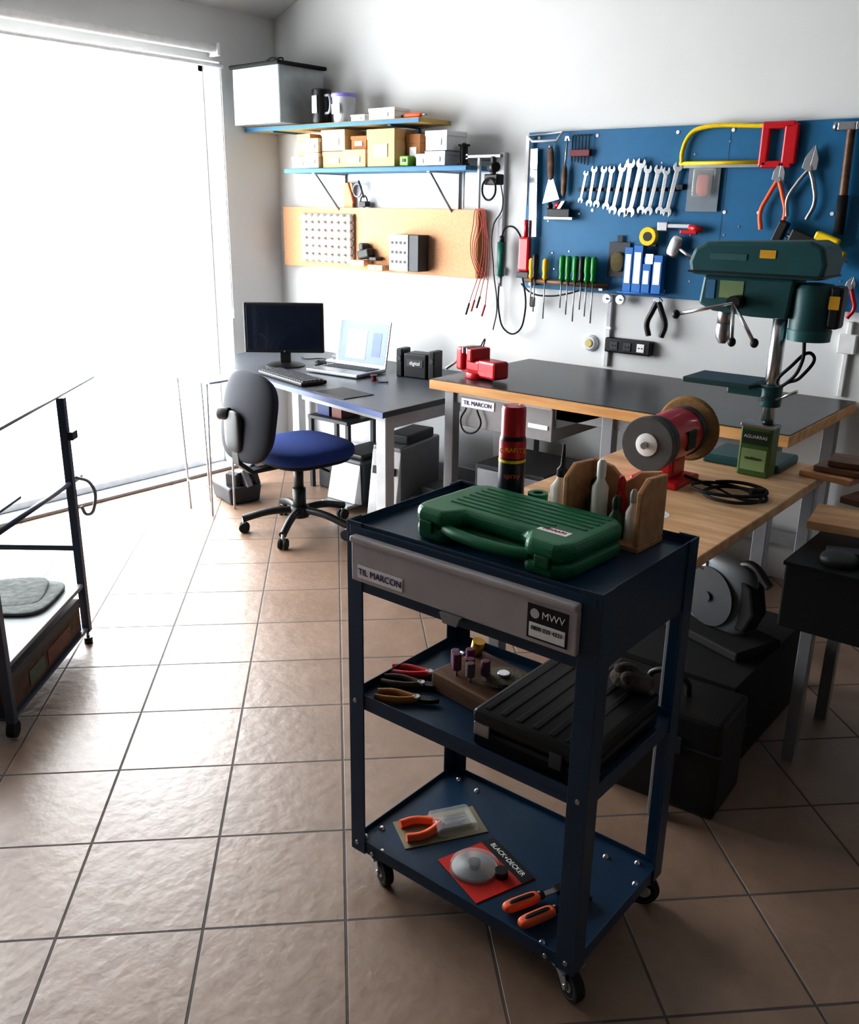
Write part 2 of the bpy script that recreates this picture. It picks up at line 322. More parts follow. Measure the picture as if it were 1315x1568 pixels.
# ---------------------------------------------------------------- pegboard
PX0,PX1,PZ0,PZ1=-2.68,-.62,1.22,1.955;PF=4.04
g=grp('pegboard');box(g,'panel',(PX0,PF,PZ0),(PX1,4.059,PZ1),bluePeg,.002)
box(g,'panel_seam',(-1.66,PF-.0005,PZ0),(-1.657,PF+.001,PZ1),M('seam_dark',(10,60,100),.6),0)
for x in (-2.62,-2.3,-1.9,-1.65,-1.5,-1.2,-.8):
    for z in (1.93,1.60,1.25): cyl(g,'screw_%d_%d'%(x*-100,z*100),(x,PF,z),(x,PF-.003,z),.008,whiteP,seg=12)
for i in range(30):
    x=-2.6+random.random()*1.5;z=1.26+random.random()*.66;cyl(g,'stud_%d'%i,(x,PF,z),(x,PF-.003,z),.004,steel,seg=8)
Y=PF-.020
def wrench(par,i,x,z0,z1,tilt):
    L=z1-z0;s=L/.22;R=.0205*s;nh=.010*s
    def jaw(cz,up):
        pts=[]
        for k in range(15):
            a=math.radians(28+k*(304/14));pts.append((R*math.sin(a),cz+(1 if up else -1)*R*math.cos(a)))
        pts.append((-nh*.6,cz));pts.append((nh*.6,cz))
        return pts
    c=(x,Y,(z0+z1)/2)
    prism(par,'wrench_%d_jaw_top'%i,jaw(L/2-R,True),'xz',-.004,.004,chrome,.0008,rot=(0,tilt,0),loc=c)
    prism(par,'wrench_%d_jaw_low'%i,jaw(-L/2+R*.9,False),'xz',-.004,.004,chrome,.0008,rot=(0,tilt,0),loc=c)
    prism(par,'wrench_%d_shank'%i,[(-.0085*s,-L/2+1.6*R),(.0085*s,-L/2+1.6*R),(.010*s,L/2-1.6*R),(-.010*s,L/2-1.6*R)],'xz',-.003,.003,chrome,.0008,rot=(0,tilt,0),loc=c)
g=grp('wrench_set')
lens=[(1.63,1.78),(1.615,1.80),(1.61,1.80),(1.60,1.80),(1.58,1.81),(1.57,1.83),(1.57,1.83),(1.585,1.80),(1.58,1.80),(1.585,1.79),(1.575,1.81)]
for i,(a,b) in enumerate(lens): wrench(g,i,-2.345+i*.0455,a,b,6 if i%2 else 10)
box(g,'rail',(-2.38,PF-.012,1.685),(-1.87,PF-.004,1.70),black,.001);box(g,'rail_end',(-1.87,Y-.01,1.69),(-1.84,PF-.004,1.715),black,.003)
g=grp('hacksaw')
tube(g,'frame',[(-1.86,Y,1.80),(-1.862,Y,1.85),(-1.83,Y,1.92),(-1.79,Y,1.94),(-1.50,Y,1.94)],.0095,yel,bez=True)
cyl(g,'frame_lower',(-1.87,Y,1.80),(-1.48,Y,1.80),.008,yel);box(g,'blade',(-1.86,Y-.002,1.78),(-1.48,Y,1.795),steel,.0005)
for nm,a,b in (('grip_top',(-1.52,Y-.014,1.925),(-1.38,Y+.012,1.955)),('grip_front',(-1.52,Y-.012,1.78),(-1.48,Y+.01,1.94)),('grip_rear',(-1.425,Y-.014,1.79),(-1.365,Y+.012,1.945)),('grip_bottom',(-1.51,Y-.012,1.775),(-1.38,Y+.01,1.805))):
    box(g,nm,a,b,redP,.009,seg=3)
def pliers(name,x,z,L,mat,rot,spread=14,nose=.36,wide=.02,hr=.0085):
    g=grp(name,(x,Y-.006,z));g.rotation_euler=(0,math.radians(rot),0)
    for s,n_ in ((1,'left'),(-1,'right')):
        prism(g,'jaw_'+n_,[(0,-.01),(s*wide,.0),(s*wide*.9,L*nose*.45),(s*.003,L*nose),(s*.001,L*nose)],'xz',-.006,.006,steel,.001)
        hl=L*(1-nose)
        tube(g,'handle_'+n_,[(-s*.004,0,-.004),(-s*wide*1.1,0,-hl*.3),(-s*(wide+hl*.06+spread*.001),0,-hl*.65),(-s*(wide*.8+hl*.09),0,-hl)],hr,mat)
    cyl(g,'pivot',(0,-.009,0),(0,.009,0),.011,steel);return g
pliers('slip_joint_pliers',-1.305,1.77,.28,steel,8,nose=.32,wide=.03)
pliers('cutting_pliers',-1.425,1.73,.27,orng,3,nose=.26,wide=.026,hr=.009)
pliers('hanging_pliers',-1.91,1.205,.18,black,0,nose=.1,wide=.022,hr=.013)
g=grp('claw_hammer',(-1.165,Y-.01,1.52))
tube(g,'handle',[(0.01,0,0.02),(.005,0,.2),(0,0,.4)],.016,woodD);cyl(g,'grip',(0.01,0,-.0),(.006,0,.15),.02,blackM)
box(g,'head_poll',(-.05,-.016,.39),(.02,.016,.42),steel,.005);cyl(g,'face',(-.05,0,.405),(-.065,0,.405),.017,steel)
prism(g,'claw',[(.02,.39),(.06,.395),(.085,.375),(.065,.42),(.02,.42)],'xz',-.014,.014,steel,.002)
g=grp('steel_ruler',(-2.625,Y-.002,1.68));g.rotation_euler=(0,math.radians(-2),0)
box(g,'blade',(-.022,-.002,-.21),(.022,.0,.2),chrome,.001)
for k in range(18): box(g,'tick_%d'%k,(.008,-.003,-.19+k*.021),(.021,-.002,-.1888+k*.021),black,0)
g=grp('shelf_bracket_white');y=Y-.01
tube(g,'outline',[(-2.665,y,1.935),(-2.47,y,1.95),(-2.49,y-.02,1.91),(-2.62,y-.03,1.91)],.006,lgrey,bez=False,closed=True)
box(g,'leg',(-2.675,y-.002,1.62),(-2.655,y+.01,1.94),whiteP,.001)
g=grp('scraper_spatula',(-2.525,Y-.006,1.72));g.rotation_euler=(0,math.radians(-4),0)
prism(g,'blade',[(-.048,-.09),(.048,-.075),(.014,.02),(-.012,.02)],'xz',-.001,.001,chrome,.0003);sup(g,'handle',(0,0,.09),(.018,.01,.075),.6,.8,woodD);cyl(g,'end_cap',(0,0,.16),(0,0,.175),.01,steel)
g=grp('file_tool',(-2.45,Y-.006,1.78));sup(g,'handle',(0,0,-.05),(.014,.012,.07),.7,.8,woodD);cyl(g,'shaft',(0,0,.01),(.005,0,.14),.005,steel);prism(g,'tip',[(-.01,.13),(.02,.13),(.012,.15),(-.006,.15)],'xz',-.002,.002,steel,0)
g=grp('hex_key_set');box(g,'holder',(-2.43,Y-.01,1.84),(-2.32,Y+.01,1.87),M('holder_maroon',(110,40,50),.5),.003)
for k in range(6): tube(g,'key_%d'%k,[(-2.42+k*.018,Y,1.82-.004*k),(-2.42+k*.018,Y,1.93),(-2.405+k*.018,Y,1.935)],.003,black,bez=False)
g=grp('blister_pack');box(g,'card',(-1.825,Y+.006,1.60),(-1.68,Y+.009,1.79),M('grey_card',(120,130,140),.5),.001);box(g,'bubble',(-1.80,Y-.012,1.66),(-1.70,Y+.006,1.78),blist,.008);sup(g,'product',(-1.75,Y-.004,1.71),(.03,.008,.045),.6,.6,M('rose_plastic',(190,110,100),.5))
g=grp('hand_plane',(-2.46,Y-.01,1.585));box(g,'sole',(-.08,-.02,-.03),(.08,.02,-.018),steel,.001);box(g,'body',(-.07,-.015,-.02),(.06,.015,.02),black,.004);sup(g,'knob',(-.06,0,.03),(.015,.015,.02),1,1,black);prism(g,'iron',[(-.02,.01),(.0,.01),(.03,.055),(.01,.055)],'xz',-.012,.012,steel,.001);cyl(g,'lever',(-.03,0,.03),(.0,0,.045),.01,redP)
g=grp('tape_measure',(-1.98,Y-.015,1.49));lathe(g,'case',[(.04,0),(.042,.004),(.042,.026),(.04,.03)],(0,.015,0),yel,d=(0,-1,0));cyl(g,'badge',(0,-.016,0),(0,-.018,0),.02,black);box(g,'foot',(-.01,-.01,-.045),(.045,.012,-.03),black,.003)
g=grp('pipe_cutter',(-1.83,Y-.012,1.535));box(g,'body',(-.1,-.008,-.005),(.05,.008,.012),lgrey,.004);box(g,'jaw',(-.11,-.01,-.02),(-.06,.01,.02),steel,.004);cyl(g,'knob',(.04,0,.0),(.1,0,-.01),.013,redP);box(g,'lower_arm',(0,-.008,-.03),(.08,.008,-.012),redP,.004)
g=grp('ball_peen_hammer',(-1.80,Y-.012,1.42));sup(g,'head',(-.05,0,.03),(.03,.014,.05),.6,.7,chrome,rot=(0,20,0));cyl(g,'shaft',(-.04,0,.03),(.06,0,-.03),.009,chrome);cyl(g,'grip',(.06,0,-.03),(.14,0,-.08),.013,black)
g=grp('screwdriver_rack')
cyl(g,'rod',(-2.63,Y-.03,1.262),(-2.16,Y-.03,1.258),.013,woodD);
for x in (-2.6,-2.2): box(g,'mount',(x-.01,Y-.03,1.235),(x+.01,PF-.001,1.25),steel,.001)
yg=M('driver_green',(24,130,56),.35);yy=M('driver_yellow',(230,180,30),.4)
for k,(x,m_) in enumerate([(-2.585,yy),(-2.565,black),(-2.505,yy),(-2.41,yg),(-2.375,yg),(-2.335,yg),(-2.30,black),(-2.27,yg),(-2.235,yg)]):
    h=.10 if m_ is yy else .12
    lathe(g,'handle_%d'%k,[(.008,0),(.015,.01),(.012,.03),(.016,.05),(.016,h-.01),(.009,h)],(x,Y-.045,1.27),m_,seg=12)
    cyl(g,'shank_%d'%k,(x,Y-.045,1.27),(x,Y-.045,1.14-.03*(k%3)),.0035,steel,seg=8)
g=grp('hanging_power_cord');tube(g,'cord',[(-2.66,Y-.02,1.24),(-2.6,Y-.02,1.2),(-2.5,Y-.02,1.19),(-2.38,Y-.02,1.21),(-2.3,Y-.02,1.235)],.004,rub);box(g,'plug',(-2.6,Y-.03,1.13),(-2.575,Y-.01,1.18),black,.006)
g=grp('red_caulking_gun',(-2.645,Y-.02,1.4));box(g,'body',(-.035,-.015,-.1),(.03,.015,.07),redP,.012);cyl(g,'tip',(-.0,0,.07),(0,0,.15),.01,redP);box(g,'base',(-.04,-.018,-.13),(.035,.018,-.1),dgrey,.004)
g=grp('blister_pack');box(g,'card',(-2.19,Y+.006,1.30),(-2.08,Y+.009,1.46),M('dark_card',(50,52,60),.5),.001);sup(g,'wire_brush',(-2.135,Y-.004,1.37),(.035,.012,.045),.8,.8,M('brush_brown',(110,100,70),.9,bump=.6,scale=200));box(g,'hang_tab',(-2.15,Y+.005,1.46),(-2.12,Y+.008,1.49),black,.001)
g=grp('parts_cartons')
for k,(x0,x1,z0,z1) in enumerate(((-2.08,-2.04,1.24,1.44),(-2.035,-1.99,1.24,1.45),(-1.985,-1.945,1.24,1.37),(-1.98,-1.93,1.375,1.40),(-1.935,-1.89,1.24,1.41))):
    box(g,'carton_%d'%k,(x0,Y-.04,z0),(x1,Y,z1),blueBx,.001);box(g,'panel_%d'%k,(x0+.006,Y-.042,z0+.04),(x1-.006,Y-.04,z1-.03),labelW,.0005)
tube(g,'wire_tray',[(-2.1,Y-.05,1.238),(-1.87,Y-.05,1.238),(-1.87,Y,1.238),(-2.1,Y,1.238)],.003,blueBx,closed=True,bez=False)
for x in (-2.17,-2.1): 
    g=grp('tape_roll',(x,Y-.01,1.2));lathe(g,'roll',[(.012,0),(.022,0),(.022,.02),(.012,.02)],(0,0.01,0),whiteP,d=(0,-1,0));cyl(g,'peg',(0,.02,.0),(0,-.02,.0),.004,steel)
g=grp('bar_clamp',(-1.24,Y-.03,1.48))
cyl(g,'bar',(-.16,0,.05),(.14,0,-.06),.008,steel)
box(g,'jaw_fixed',(-.16,-.02,.0),(-.12,.02,.09),black,.006,rot=(0,20,0));box(g,'body',(-.1,-.02,-.01),(.02,.02,.045),black,.008,rot=(0,20,0));box(g,'grip',(.0,-.02,.0),(.1,.02,.04),yel,.008,rot=(0,20,0));box(g,'trigger',(.02,-.012,-.05),(.08,.012,-.02),black,.006,rot=(0,30,0));box(g,'jaw_slide',(.09,-.02,-.09),(.12,.02,-.02),yel,.006,rot=(0,20,0))
pliers('red_pliers',-1.08,1.32,.16,redP,10,nose=.25)
g=grp('round_wall_socket');lathe(g,'plate',[(.04,0),(.04,.012),(.03,.02)],(-2.27,4.06,.975),lgrey,d=(0,-1,0));lathe(g,'insert',[(.02,.02),(.018,.026)],(-2.27,4.06,.975),M('socket_brass',(200,180,110),.4),d=(0,-1,0))
g=grp('power_strip');box(g,'case',(-2.175,4.02,.945),(-1.93,4.06,1.015),black,.008)
for k in range(3):
    x=-2.12+k*.07;box(g,'outlet_%d'%k,(x-.02,4.016,.96),(x+.02,4.021,1.0),dgrey if k<2 else whiteP,.004)
    for s in(-.008,.008): cyl(g,'hole_%d_%d'%(k,s>0),(x+s,4.016,.98),(x+s,4.014,.98),.003,blackM,seg=8)
# ---------------------------------------------------------------- desk
DZ=.74
g=grp('office_desk')
poly=[(-2.66,2.95),(-2.66,3.6),(-2.66,4.04),(-4.42,4.04),(-4.46,3.7),(-4.42,3.50),(-4.28,3.34),(-4.05,3.23),(-3.5,3.11)]
prism(g,'top',poly,'xy',DZ-.028,DZ,deskT,.003)
prism(g,'edge_strip',[(-2.655,2.94),(-3.5,3.10),(-4.05,3.22),(-4.05,3.23),(-3.5,3.11),(-2.655,2.95)],'xy',DZ-.026,DZ-.001,M('edge_blue',(60,80,130),.4),0)
for x,y in ((-2.72,3.03),(-2.72,3.96),(-4.30,3.96),(-4.15,3.42)):
    box(g,'leg',(x-.03,y-.03,0),(x+.03,y+.03,DZ-.028),lgrey,.004)
box(g,'side_rail',(-2.735,3.06,DZ-.1),(-2.705,3.94,DZ-.03),lgrey,.002);box(g,'side_low_rail',(-2.735,3.06,.12),(-2.705,3.94,.17),lgrey,.002)
box(g,'front_rail',(-3.45,3.14,DZ-.085),(-2.72,3.17,DZ-.03),lgrey,.002,rot=(0,0,-9))
box(g,'back_rail',(-4.28,3.94,DZ-.1),(-2.74,3.97,DZ-.03),lgrey,.002);box(g,'low_rail',(-4.28,3.96,.15),(-2.74,3.98,.22),lgrey,.002)
g=grp('computer_monitor',(-3.90,3.50,DZ),40)
box(g,'bezel',(-.222,-.015,.075),(.222,.015,.35),black,.006);box(g,'screen',(-.206,-.0165,.093),(.206,-.0145,.335),screenD,.0005)
box(g,'back_bulge',(-.13,.01,.12),(.13,.045,.3),black,.012);box(g,'neck',(-.03,.0,.01),(.03,.03,.14),black,.005);lathe(g,'foot',[(.11,0),(.11,.006),(.09,.014),(.02,.018)],(0,0,0),black);cyl(g,'badge',(0,-.0165,.083),(0,-.018,.083),.005,steel)
g=grp('laptop',(-3.49,3.57,DZ),4)
box(g,'base',(-.18,-.125,.004),(.18,.125,.024),steel,.006);box(g,'keyboard_deck',(-.16,-.02,.0238),(.16,.1,.0252),black,.001);box(g,'touchpad',(-.05,-.11,.0238),(.05,-.03,.0248),grey,.001)
for r in range(4):
    for c in range(13): box(g,'key_%d_%d'%(r,c),(-.155+c*.024,.0+r*.023,.025),(-.135+c*.024,.019+r*.023,.0275),dgrey,.001)
lid=bpy.data.objects.new('lid_pivot',None);COL.objects.link(lid);lid.parent=g;lid.location=(0,.12,.02);lid.rotation_euler=(math.radians(-12),0,0)
box(lid,'lid',(-.18,-.003,0),(.18,.006,.255),steel,.006)
box(lid,'screen',(-.168,-.0045,.018),(.168,-.0028,.244),M('screen_page',(132,146,166),.5,var=.02,emit=.12),.0005)
box(lid,'window_panel',(-.11,-.0055,.04),(.03,-.0044,.20),M('screen_grey',(176,182,190),.5,emit=.1),0);box(lid,'side_panel',(.07,-.0055,.06),(.13,-.0044,.19),M('screen_panel',(110,126,150),.5,emit=.1),0)
g=grp('keyboard',(-3.56,3.235,DZ),-13)
box(g,'case',(-.23,-.075,.002),(.23,.075,.022),black,.006)
for r in range(5):
    for c in range(18): box(g,'key_%d_%d'%(r,c),(-.215+c*.0242,-.06+r*.024,.021),(-.195+c*.0242,-.04+r*.024,.027),dgrey,.001)
g=grp('mouse_mat',(-3.09,3.14,DZ),-8);box(g,'mat',(-.12,-.09,0),(.12,.09,.004),black,.001);box(g,'hem',(-.122,-.092,0),(.122,.092,.0025),dgrey,.001)
g=grp('computer_mouse',(-3.74,3.62,DZ),20);sup(g,'body',(0,0,.018),(.03,.05,.018),.8,.9,dgrey);cyl(g,'wheel',(-.004,-.03,.032),(.004,-.03,.032),.007,black)
g=grp('phone_dock',(-3.78,3.80,DZ),10);box(g,'base',(-.06,-.04,0),(.06,.04,.015),whiteP,.005);box(g,'cradle',(-.03,-.02,.012),(.04,.02,.045),grey,.006,rot=(20,0,0));tube(g,'cable',[(-.06,0,.006),(-.14,.02,.005),(-.2,-.04,.005),(-.26,0,.005)],.003,rub)
g=grp('desk_speaker_set',(-3.11,3.74,DZ),8)
box(g,'amp',(-.07,-.05,0),(.07,.06,.13),black,.008);box(g,'front_label',(-.05,-.053,.06),(.05,-.05,.10),dgrey,.002);text(g,'label','digital',(0,-.0535,.08),.028,labelW)
for s in (-1,1): 
    box(g,'speaker_%d'%(s>0),(s*.1-.018,-.05,0),(s*.1+.018,.04,.15),black,.006);cyl(g,'cone_%d'%(s>0),(s*.1,-.051,.1),(s*.1,-.054,.1),.014,dgrey)
g=grp('red_cable_reel',(-3.22,3.5,DZ),0);lathe(g,'reel',[(.02,0),(.02,.006),(.012,.008),(.012,.022),(.02,.024),(.02,.03)],(0,0,0),M('wine_plastic',(90,30,36),.4));tube(g,'tail',[(.02,0,.01),(.06,-.03,.004),(.1,.0,.004)],.003,rub)
g=grp('computer_tower',(-3.16,3.70,0),8)
box(g,'case',(-.09,-.2,.015),(.09,.2,.40),grey,.01);prism(g,'front_slope',[(-.2,.02),(-.26,.02),(-.2,.38)],'yz',-.09,.09,whiteP,.004);box(g,'drive_bay',(-.07,-.235,.25),(.07,-.19,.29),dgrey,.002,rot=(-9,0,0));cyl(g,'power_button',(0,-.245,.13),(0,-.255,.13),.012,black)
box(g,'device_on_top',(-.06,-.12,.401),(.08,.15,.45),dgrey,.008)
for x in(-.08,.08): cyl(g,'foot_%d'%(x>0),(x,-.15,0),(x,-.15,.015),.012,rub)
g=grp('desktop_printer',(-3.43,3.68,0),0)
box(g,'body',(-.11,-.17,.03),(.11,.17,.28),dgrey,.02);box(g,'top_cover',(-.10,-.16,.28),(.10,.12,.31),black,.01);prism(g,'white_door',[(-.17,.03),(-.23,.05),(-.18,.26)],'yz',-.105,.105,whiteP,.004);box(g,'paper_tray',(-.1,-.28,.03),(.1,-.16,.045),grey,.003)
for x in(-.09,.09): cyl(g,'foot_%d'%(x>0),(x,-.1,0),(x,-.1,.03),.012,rub)
g=grp('tool_crate',(-2.90,3.70,0),0);box(g,'body',(-.1,-.15,0),(.14,.15,.14),grey,.01,taper=.08);box(g,'rim',(-.11,-.16,.13),(.15,.16,.145),dgrey,.004);box(g,'books',(-.08,-.1,.14),(.1,.08,.19),dgrey,.004)
g=grp('small_equipment_stand',(-3.74,3.76,.0));
box(g,'stand_shelf',(-.14,-.12,.42),(.18,.13,.44),dgrey,.002);box(g,'box_blue',(-.1,-.08,.441),(-.0,.08,.53),M('navy_box',(40,60,110),.5),.003);box(g,'box_red',(.02,-.08,.441),(.1,.08,.51),M('brown_box',(110,60,48),.5),.003);box(g,'dark_unit',(-.1,-.08,.0),(.14,.1,.2),dgrey,.01)
for x in(-.13,.17):
    for y in(-.1,.11): box(g,'stand_leg',(x-.012,y-.012,0),(x+.012,y+.012,.42),dgrey,.001)
g=grp('plastic_bin',(-4.02,3.20,0),-15)
box(g,'tub',(-.13,-.1,0),(.13,.1,.1),dgrey,.012,taper=.1)
for k in range(9): 
    a=random.random()*.18-.09;box(g,'scrap_%d'%k,(a-.03,-.07+.016*k,.08),(a+.04,-.03+.016*k,.15+.09*random.random()),random.choice([grey,cloth,dgrey,black]),.006,rot=(random.randint(-25,25),random.randint(-25,25),random.randint(0,60)))
g=grp('tubular_side_table')
tt=M('pale_metal',(200,203,206),.4,.3)
box(g,'top',(-4.18,2.89,.725),(-3.80,3.08,.737),tt,.003)
for x,y,x2 in ((-4.10,2.91,-4.06),(-3.85,2.91,-3.87),(-4.10,3.06,-4.08),(-3.85,3.06,-3.87)):
    cyl(g,'leg',(x,y,.725),(x2,y,0),.006,tt)
cyl(g,'stretcher',(-4.07,2.91,.16),(-3.865,2.91,.16),.005,tt)
# ---------------------------------------------------------------- office chair
g=grp('office_chair',(-3.34,3.06,0),-8)
sup(g,'seat',(0,0.02,.435),(.245,.235,.048),.55,.62,blueF)
sup(g,'seat_shell',(0,0.02,.405),(.225,.215,.035),.5,.6,blackM)
sup(g,'backrest',(0,-.315,.645),(.215,.034,.215),.62,.72,backF,rot=(-10,0,0),bend=.8)
sup(g,'back_cushion',(0,-.282,.645),(.195,.03,.195),.62,.72,M('blue_grey_fabric',(44,50,80),.95,bump=.3,scale=300),rot=(-10,0,0),bend=.8)
prism(g,'back_bar',[(.05,.36),(-.29,.36),(-.36,.42),(-.375,.66),(-.355,.66),(-.34,.43),(-.28,.38),(.05,.38)],'yz',-.03,.03,black,.004)
sup(g,'back_cover',(0,-.362,.58),(.07,.022,.10),.6,.7,black)
cyl(g,'back_knob',(-.03,-.36,.66),(-.08,-.39,.66),.03,black,bev=.005)
box(g,'mechanism',(-.08,-.09,.35),(.08,.11,.39),black,.01);cyl(g,'lever',(.08,.02,.37),(.22,.03,.36),.006,black)
cyl(g,'gas_column',(0,0,.2),(0,0,.36),.025,black);cyl(g,'gas_sleeve',(0,0,.09),(0,0,.23),.034,black);cyl(g,'hub',(0,0,.075),(0,0,.135),.05,black,bev=.01)
for k in range(5):
    a=math.radians(k*72+20);c,s=math.cos(a),math.sin(a)
    tube(g,'base_arm_%d'%k,[(c*.03,s*.03,.115),(c*.15,s*.15,.11),(c*.29,s*.29,.075)],.019,black)
    cyl(g,'caster_stem_%d'%k,(c*.285,s*.285,.03),(c*.285,s*.285,.08),.009,steel)
    px,py=-s*.013,c*.013
    for q in(-1,1): cyl(g,'caster_wheel_%d_%d'%(k,q>0),(c*.285+px*q*.4,s*.285+py*q*.4,.027),(c*.285+px*q*1.8,s*.285+py*q*1.8,.027),.027,rub,bev=.004)
# ---------------------------------------------------------------- workbench
BX0,BX1,BY0,BY1,BZ=-2.62,-.99,3.22,4.04,.86
g=grp('workbench')
box(g,'top_core',(BX0,BY0,BZ-.045),(BX1,BY1,BZ-.004),plyE,.002);box(g,'top_laminate',(BX0+.004,BY0+.012,BZ-.005),(BX1-.004,BY1,BZ),benchT,.001)
for x in (BX0+.09,-1.72,BX1-.07):
    for y in(BY0+.06,BY1-.06): box(g,'leg',(x-.025,y-.025,0),(x+.025,y+.025,BZ-.045),grey,.003)
box(g,'front_rail',(BX0+.11,BY0+.05,BZ-.10),(BX1-.09,BY0+.08,BZ-.045),grey,.002);box(g,'back_rail',(BX0+.11,BY1-.09,.2),(BX1-.09,BY1-.05,.26),grey,.002)
box(g,'drawer',(-2.47,BY0+.04,.66),(-1.98,BY1-.2,.815),M('bench_drawer_grey',(150,148,150),.45),.004);box(g,'drawer_lip',(-2.47,BY0+.03,.80),(-1.98,BY0+.045,.815),lgrey,.001);box(g,'drawer_label',(-2.46,BY0+.036,.75),(-2.28,BY0+.039,.79),labelW,.0005);text(g,'label_text','TIL MARCON',(-2.37,BY0+.0345,.77),.026,txtP)
box(g,'drawer_label_2',(-2.1,BY0+.036,.71),(-2.0,BY0+.039,.73),labelW,.0005)
prism(g,'gusset',[(-1.97,.81),(-1.74,.81),(-1.97,.72)],'xz',BY0+.05,BY0+.055,dgrey,.0005)
tube(g,'cable_loop',[(-2.42,BY0+.02,.75),(-2.45,BY0+.02,.68),(-2.40,BY0+.01,.64),(-2.34,BY0+.02,.68),(-2.36,BY0+.02,.75)],.004,rub)
g=grp('bench_vise',(-2.47,3.40,BZ),-12)
cyl(g,'swivel_base',(.0,0,0),(.0,0,.03),.065,redP,bev=.004);box(g,'body',(-.05,-.045,.03),(.05,.05,.085),redP,.012);box(g,'fixed_jaw',(-.028,-.06,.075),(.008,.06,.135),redP,.008);box(g,'jaw_plate_fixed',(-.034,-.055,.11),(-.028,.055,.137),steel,.001)
box(g,'moving_jaw',(-.105,-.055,.03),(-.062,.055,.135),redP,.010);box(g,'jaw_plate_moving',(-.062,-.055,.11),(-.056,.055,.137),steel,.001);box(g,'slide',(-.09,-.035,.02),(.09,.035,.085),redP,.006);box(g,'anvil',(.03,-.045,.01),(.15,.045,.09),redP,.012);cyl(g,'screw',(-.14,0,.065),(-.09,0,.065),.012,steel);cyl(g,'handle_bar',(-.135,-.09,.03),(-.135,.07,.10),.006,chrome)
tube(g,'clamp_cable',[(-.06,.05,.12),(-.08,.1,.16),(-.12,.12,.10),(-.14,.1,.01)],.003,rub)
g=grp('storage_drawer_unit',(-2.35,3.7,0));box(g,'case',(-.2,-.2,0),(.2,.2,.42),dgrey,.006)
for k in range(3): box(g,'drawer_%d'%k,(-.18,-.21,.03+k*.13),(.18,-.2,.14+k*.13),grey,.003);box(g,'pull_%d'%k,(-.04,-.22,.08+k*.13),(.04,-.21,.09+k*.13),dgrey,.001)
g=grp('grey_toolbox',(-1.75,3.68,0));box(g,'body',(-.15,-.12,0),(.15,.12,.2),dgrey,.01);box(g,'lid',(-.155,-.125,.2),(.155,.125,.25),black,.012);tube(g,'handle',[(-.06,0,.25),(-.05,0,.29),(.05,0,.29),(.06,0,.25)],.006,black)
# ---------------------------------------------------------------- wooden table
TX0,TX1,TY0,TY1,TZ=-1.47,-.81,2.04,3.16,.79
g=grp('wooden_work_table')
box(g,'top',(TX0,TY0,TZ-.03),(TX1,TY1,TZ),woodT,.003)
for x in(TX0+.05,TX1-.05):
    for y in(TY0+.05,TY1-.06): box(g,'leg',(x-.02,y-.02,0),(x+.02,y+.02,TZ-.03),grey,.002)
for x in(TX0+.05,TX1-.05): box(g,'side_rail',(x-.012,TY0+.07,TZ-.07),(x+.012,TY1-.08,TZ-.03),grey,.002)
cyl(g,'paint_stain',(-1.05,2.30,TZ-.001),(-1.05,2.30,TZ+.0006),.045,whiteP)
g=grp('bench_grinder',(-1.175,2.63,TZ))
GZ=.145
lathe(g,'motor',[(.055,-.095),(.075,-.085),(.078,0),(.075,.085),(.055,.095)],(0,0,GZ),redP,d=(0,1,0),seg=36)
box(g,'pedestal',(-.045,-.05,.02),(.045,.05,.09),redP,.012);box(g,'foot',(-.08,-.085,0),(.08,.085,.022),redP,.008)
for s in(-1,1):
    lathe(g,'guard_%d'%(s>0),[(.074,0),(.080,.004),(.080,.028),(.074,.032)],(0,s*.10-(.016),GZ),dgrey,d=(0,1,0),seg=36)
cyl(g,'grinding_wheel',(0,-.148,GZ),(0,-.122,GZ),.084,M('abrasive_grey',(98,97,96),.95,bump=.4,scale=300),seg=40,bev=.003)
cyl(g,'shaft_near',(0,-.17,GZ),(0,-.14,GZ),.008,steel);lathe(g,'flange_near',[(.035,0),(.035,.004),(.02,.008)],(0,-.148,GZ),whiteP,d=(0,-1,0));cyl(g,'nut',(0,-.17,GZ),(0,-.155,GZ),.011,steel,seg=6)
lathe(g,'wire_wheel',[(.03,0),(.098,.004),(.106,.012),(.098,.02),(.03,.024)],(0,.13,GZ),M('brass_wire',(150,116,70),.75,.3,bump=.8,scale=400,var=.35),d=(0,1,0),seg=48);cyl(g,'shaft_far',(0,.1,GZ),(0,.175,GZ),.009,steel)
box(g,'plate_dark',(.06,-.03,GZ-.03),(.08,.03,GZ+.03),black,.003)
g=grp('power_cord_coil',(-.95,2.60,TZ))
pts=[]
for k in range(26):
    a=k*.6;r=.075+.018*math.sin(k*.9);pts.append((r*math.cos(a)*1.25,r*math.sin(a),.006+.0008*k))
tube(g,'cord',[(-.16,.03,.03),(-.12,.07,.008)]+pts,.0052,rub)
cyl(g,'plug',(.05,.03,.02),(.08,.06,.02),.012,black)
g=grp('solvent_tin',(-.985,2.90,TZ),-2)
box(g,'can',(-.052,-.032,0),(.052,.032,.165),greenCan,.006);box(g,'top_rim',(-.054,-.034,.16),(.054,.034,.17),steel,.002);box(g,'label',(-.044,-.0335,.105),(.044,-.032,.15),M('label_dark_green',(30,56,34),.5),.0004);box(g,'label_light',(-.041,-.0335,.02),(.041,-.032,.09),M('label_pale',(150,176,124),.5),.0004);cyl(g,'cap',(.02,0,.17),(.02,0,.183),.016,black)
text(g,'label_text','AGUARRAS',(0,-.0342,.13),.015,labelW);text(g,'label_text_2','multiuso',(0,-.0342,.06),.016,labelK)
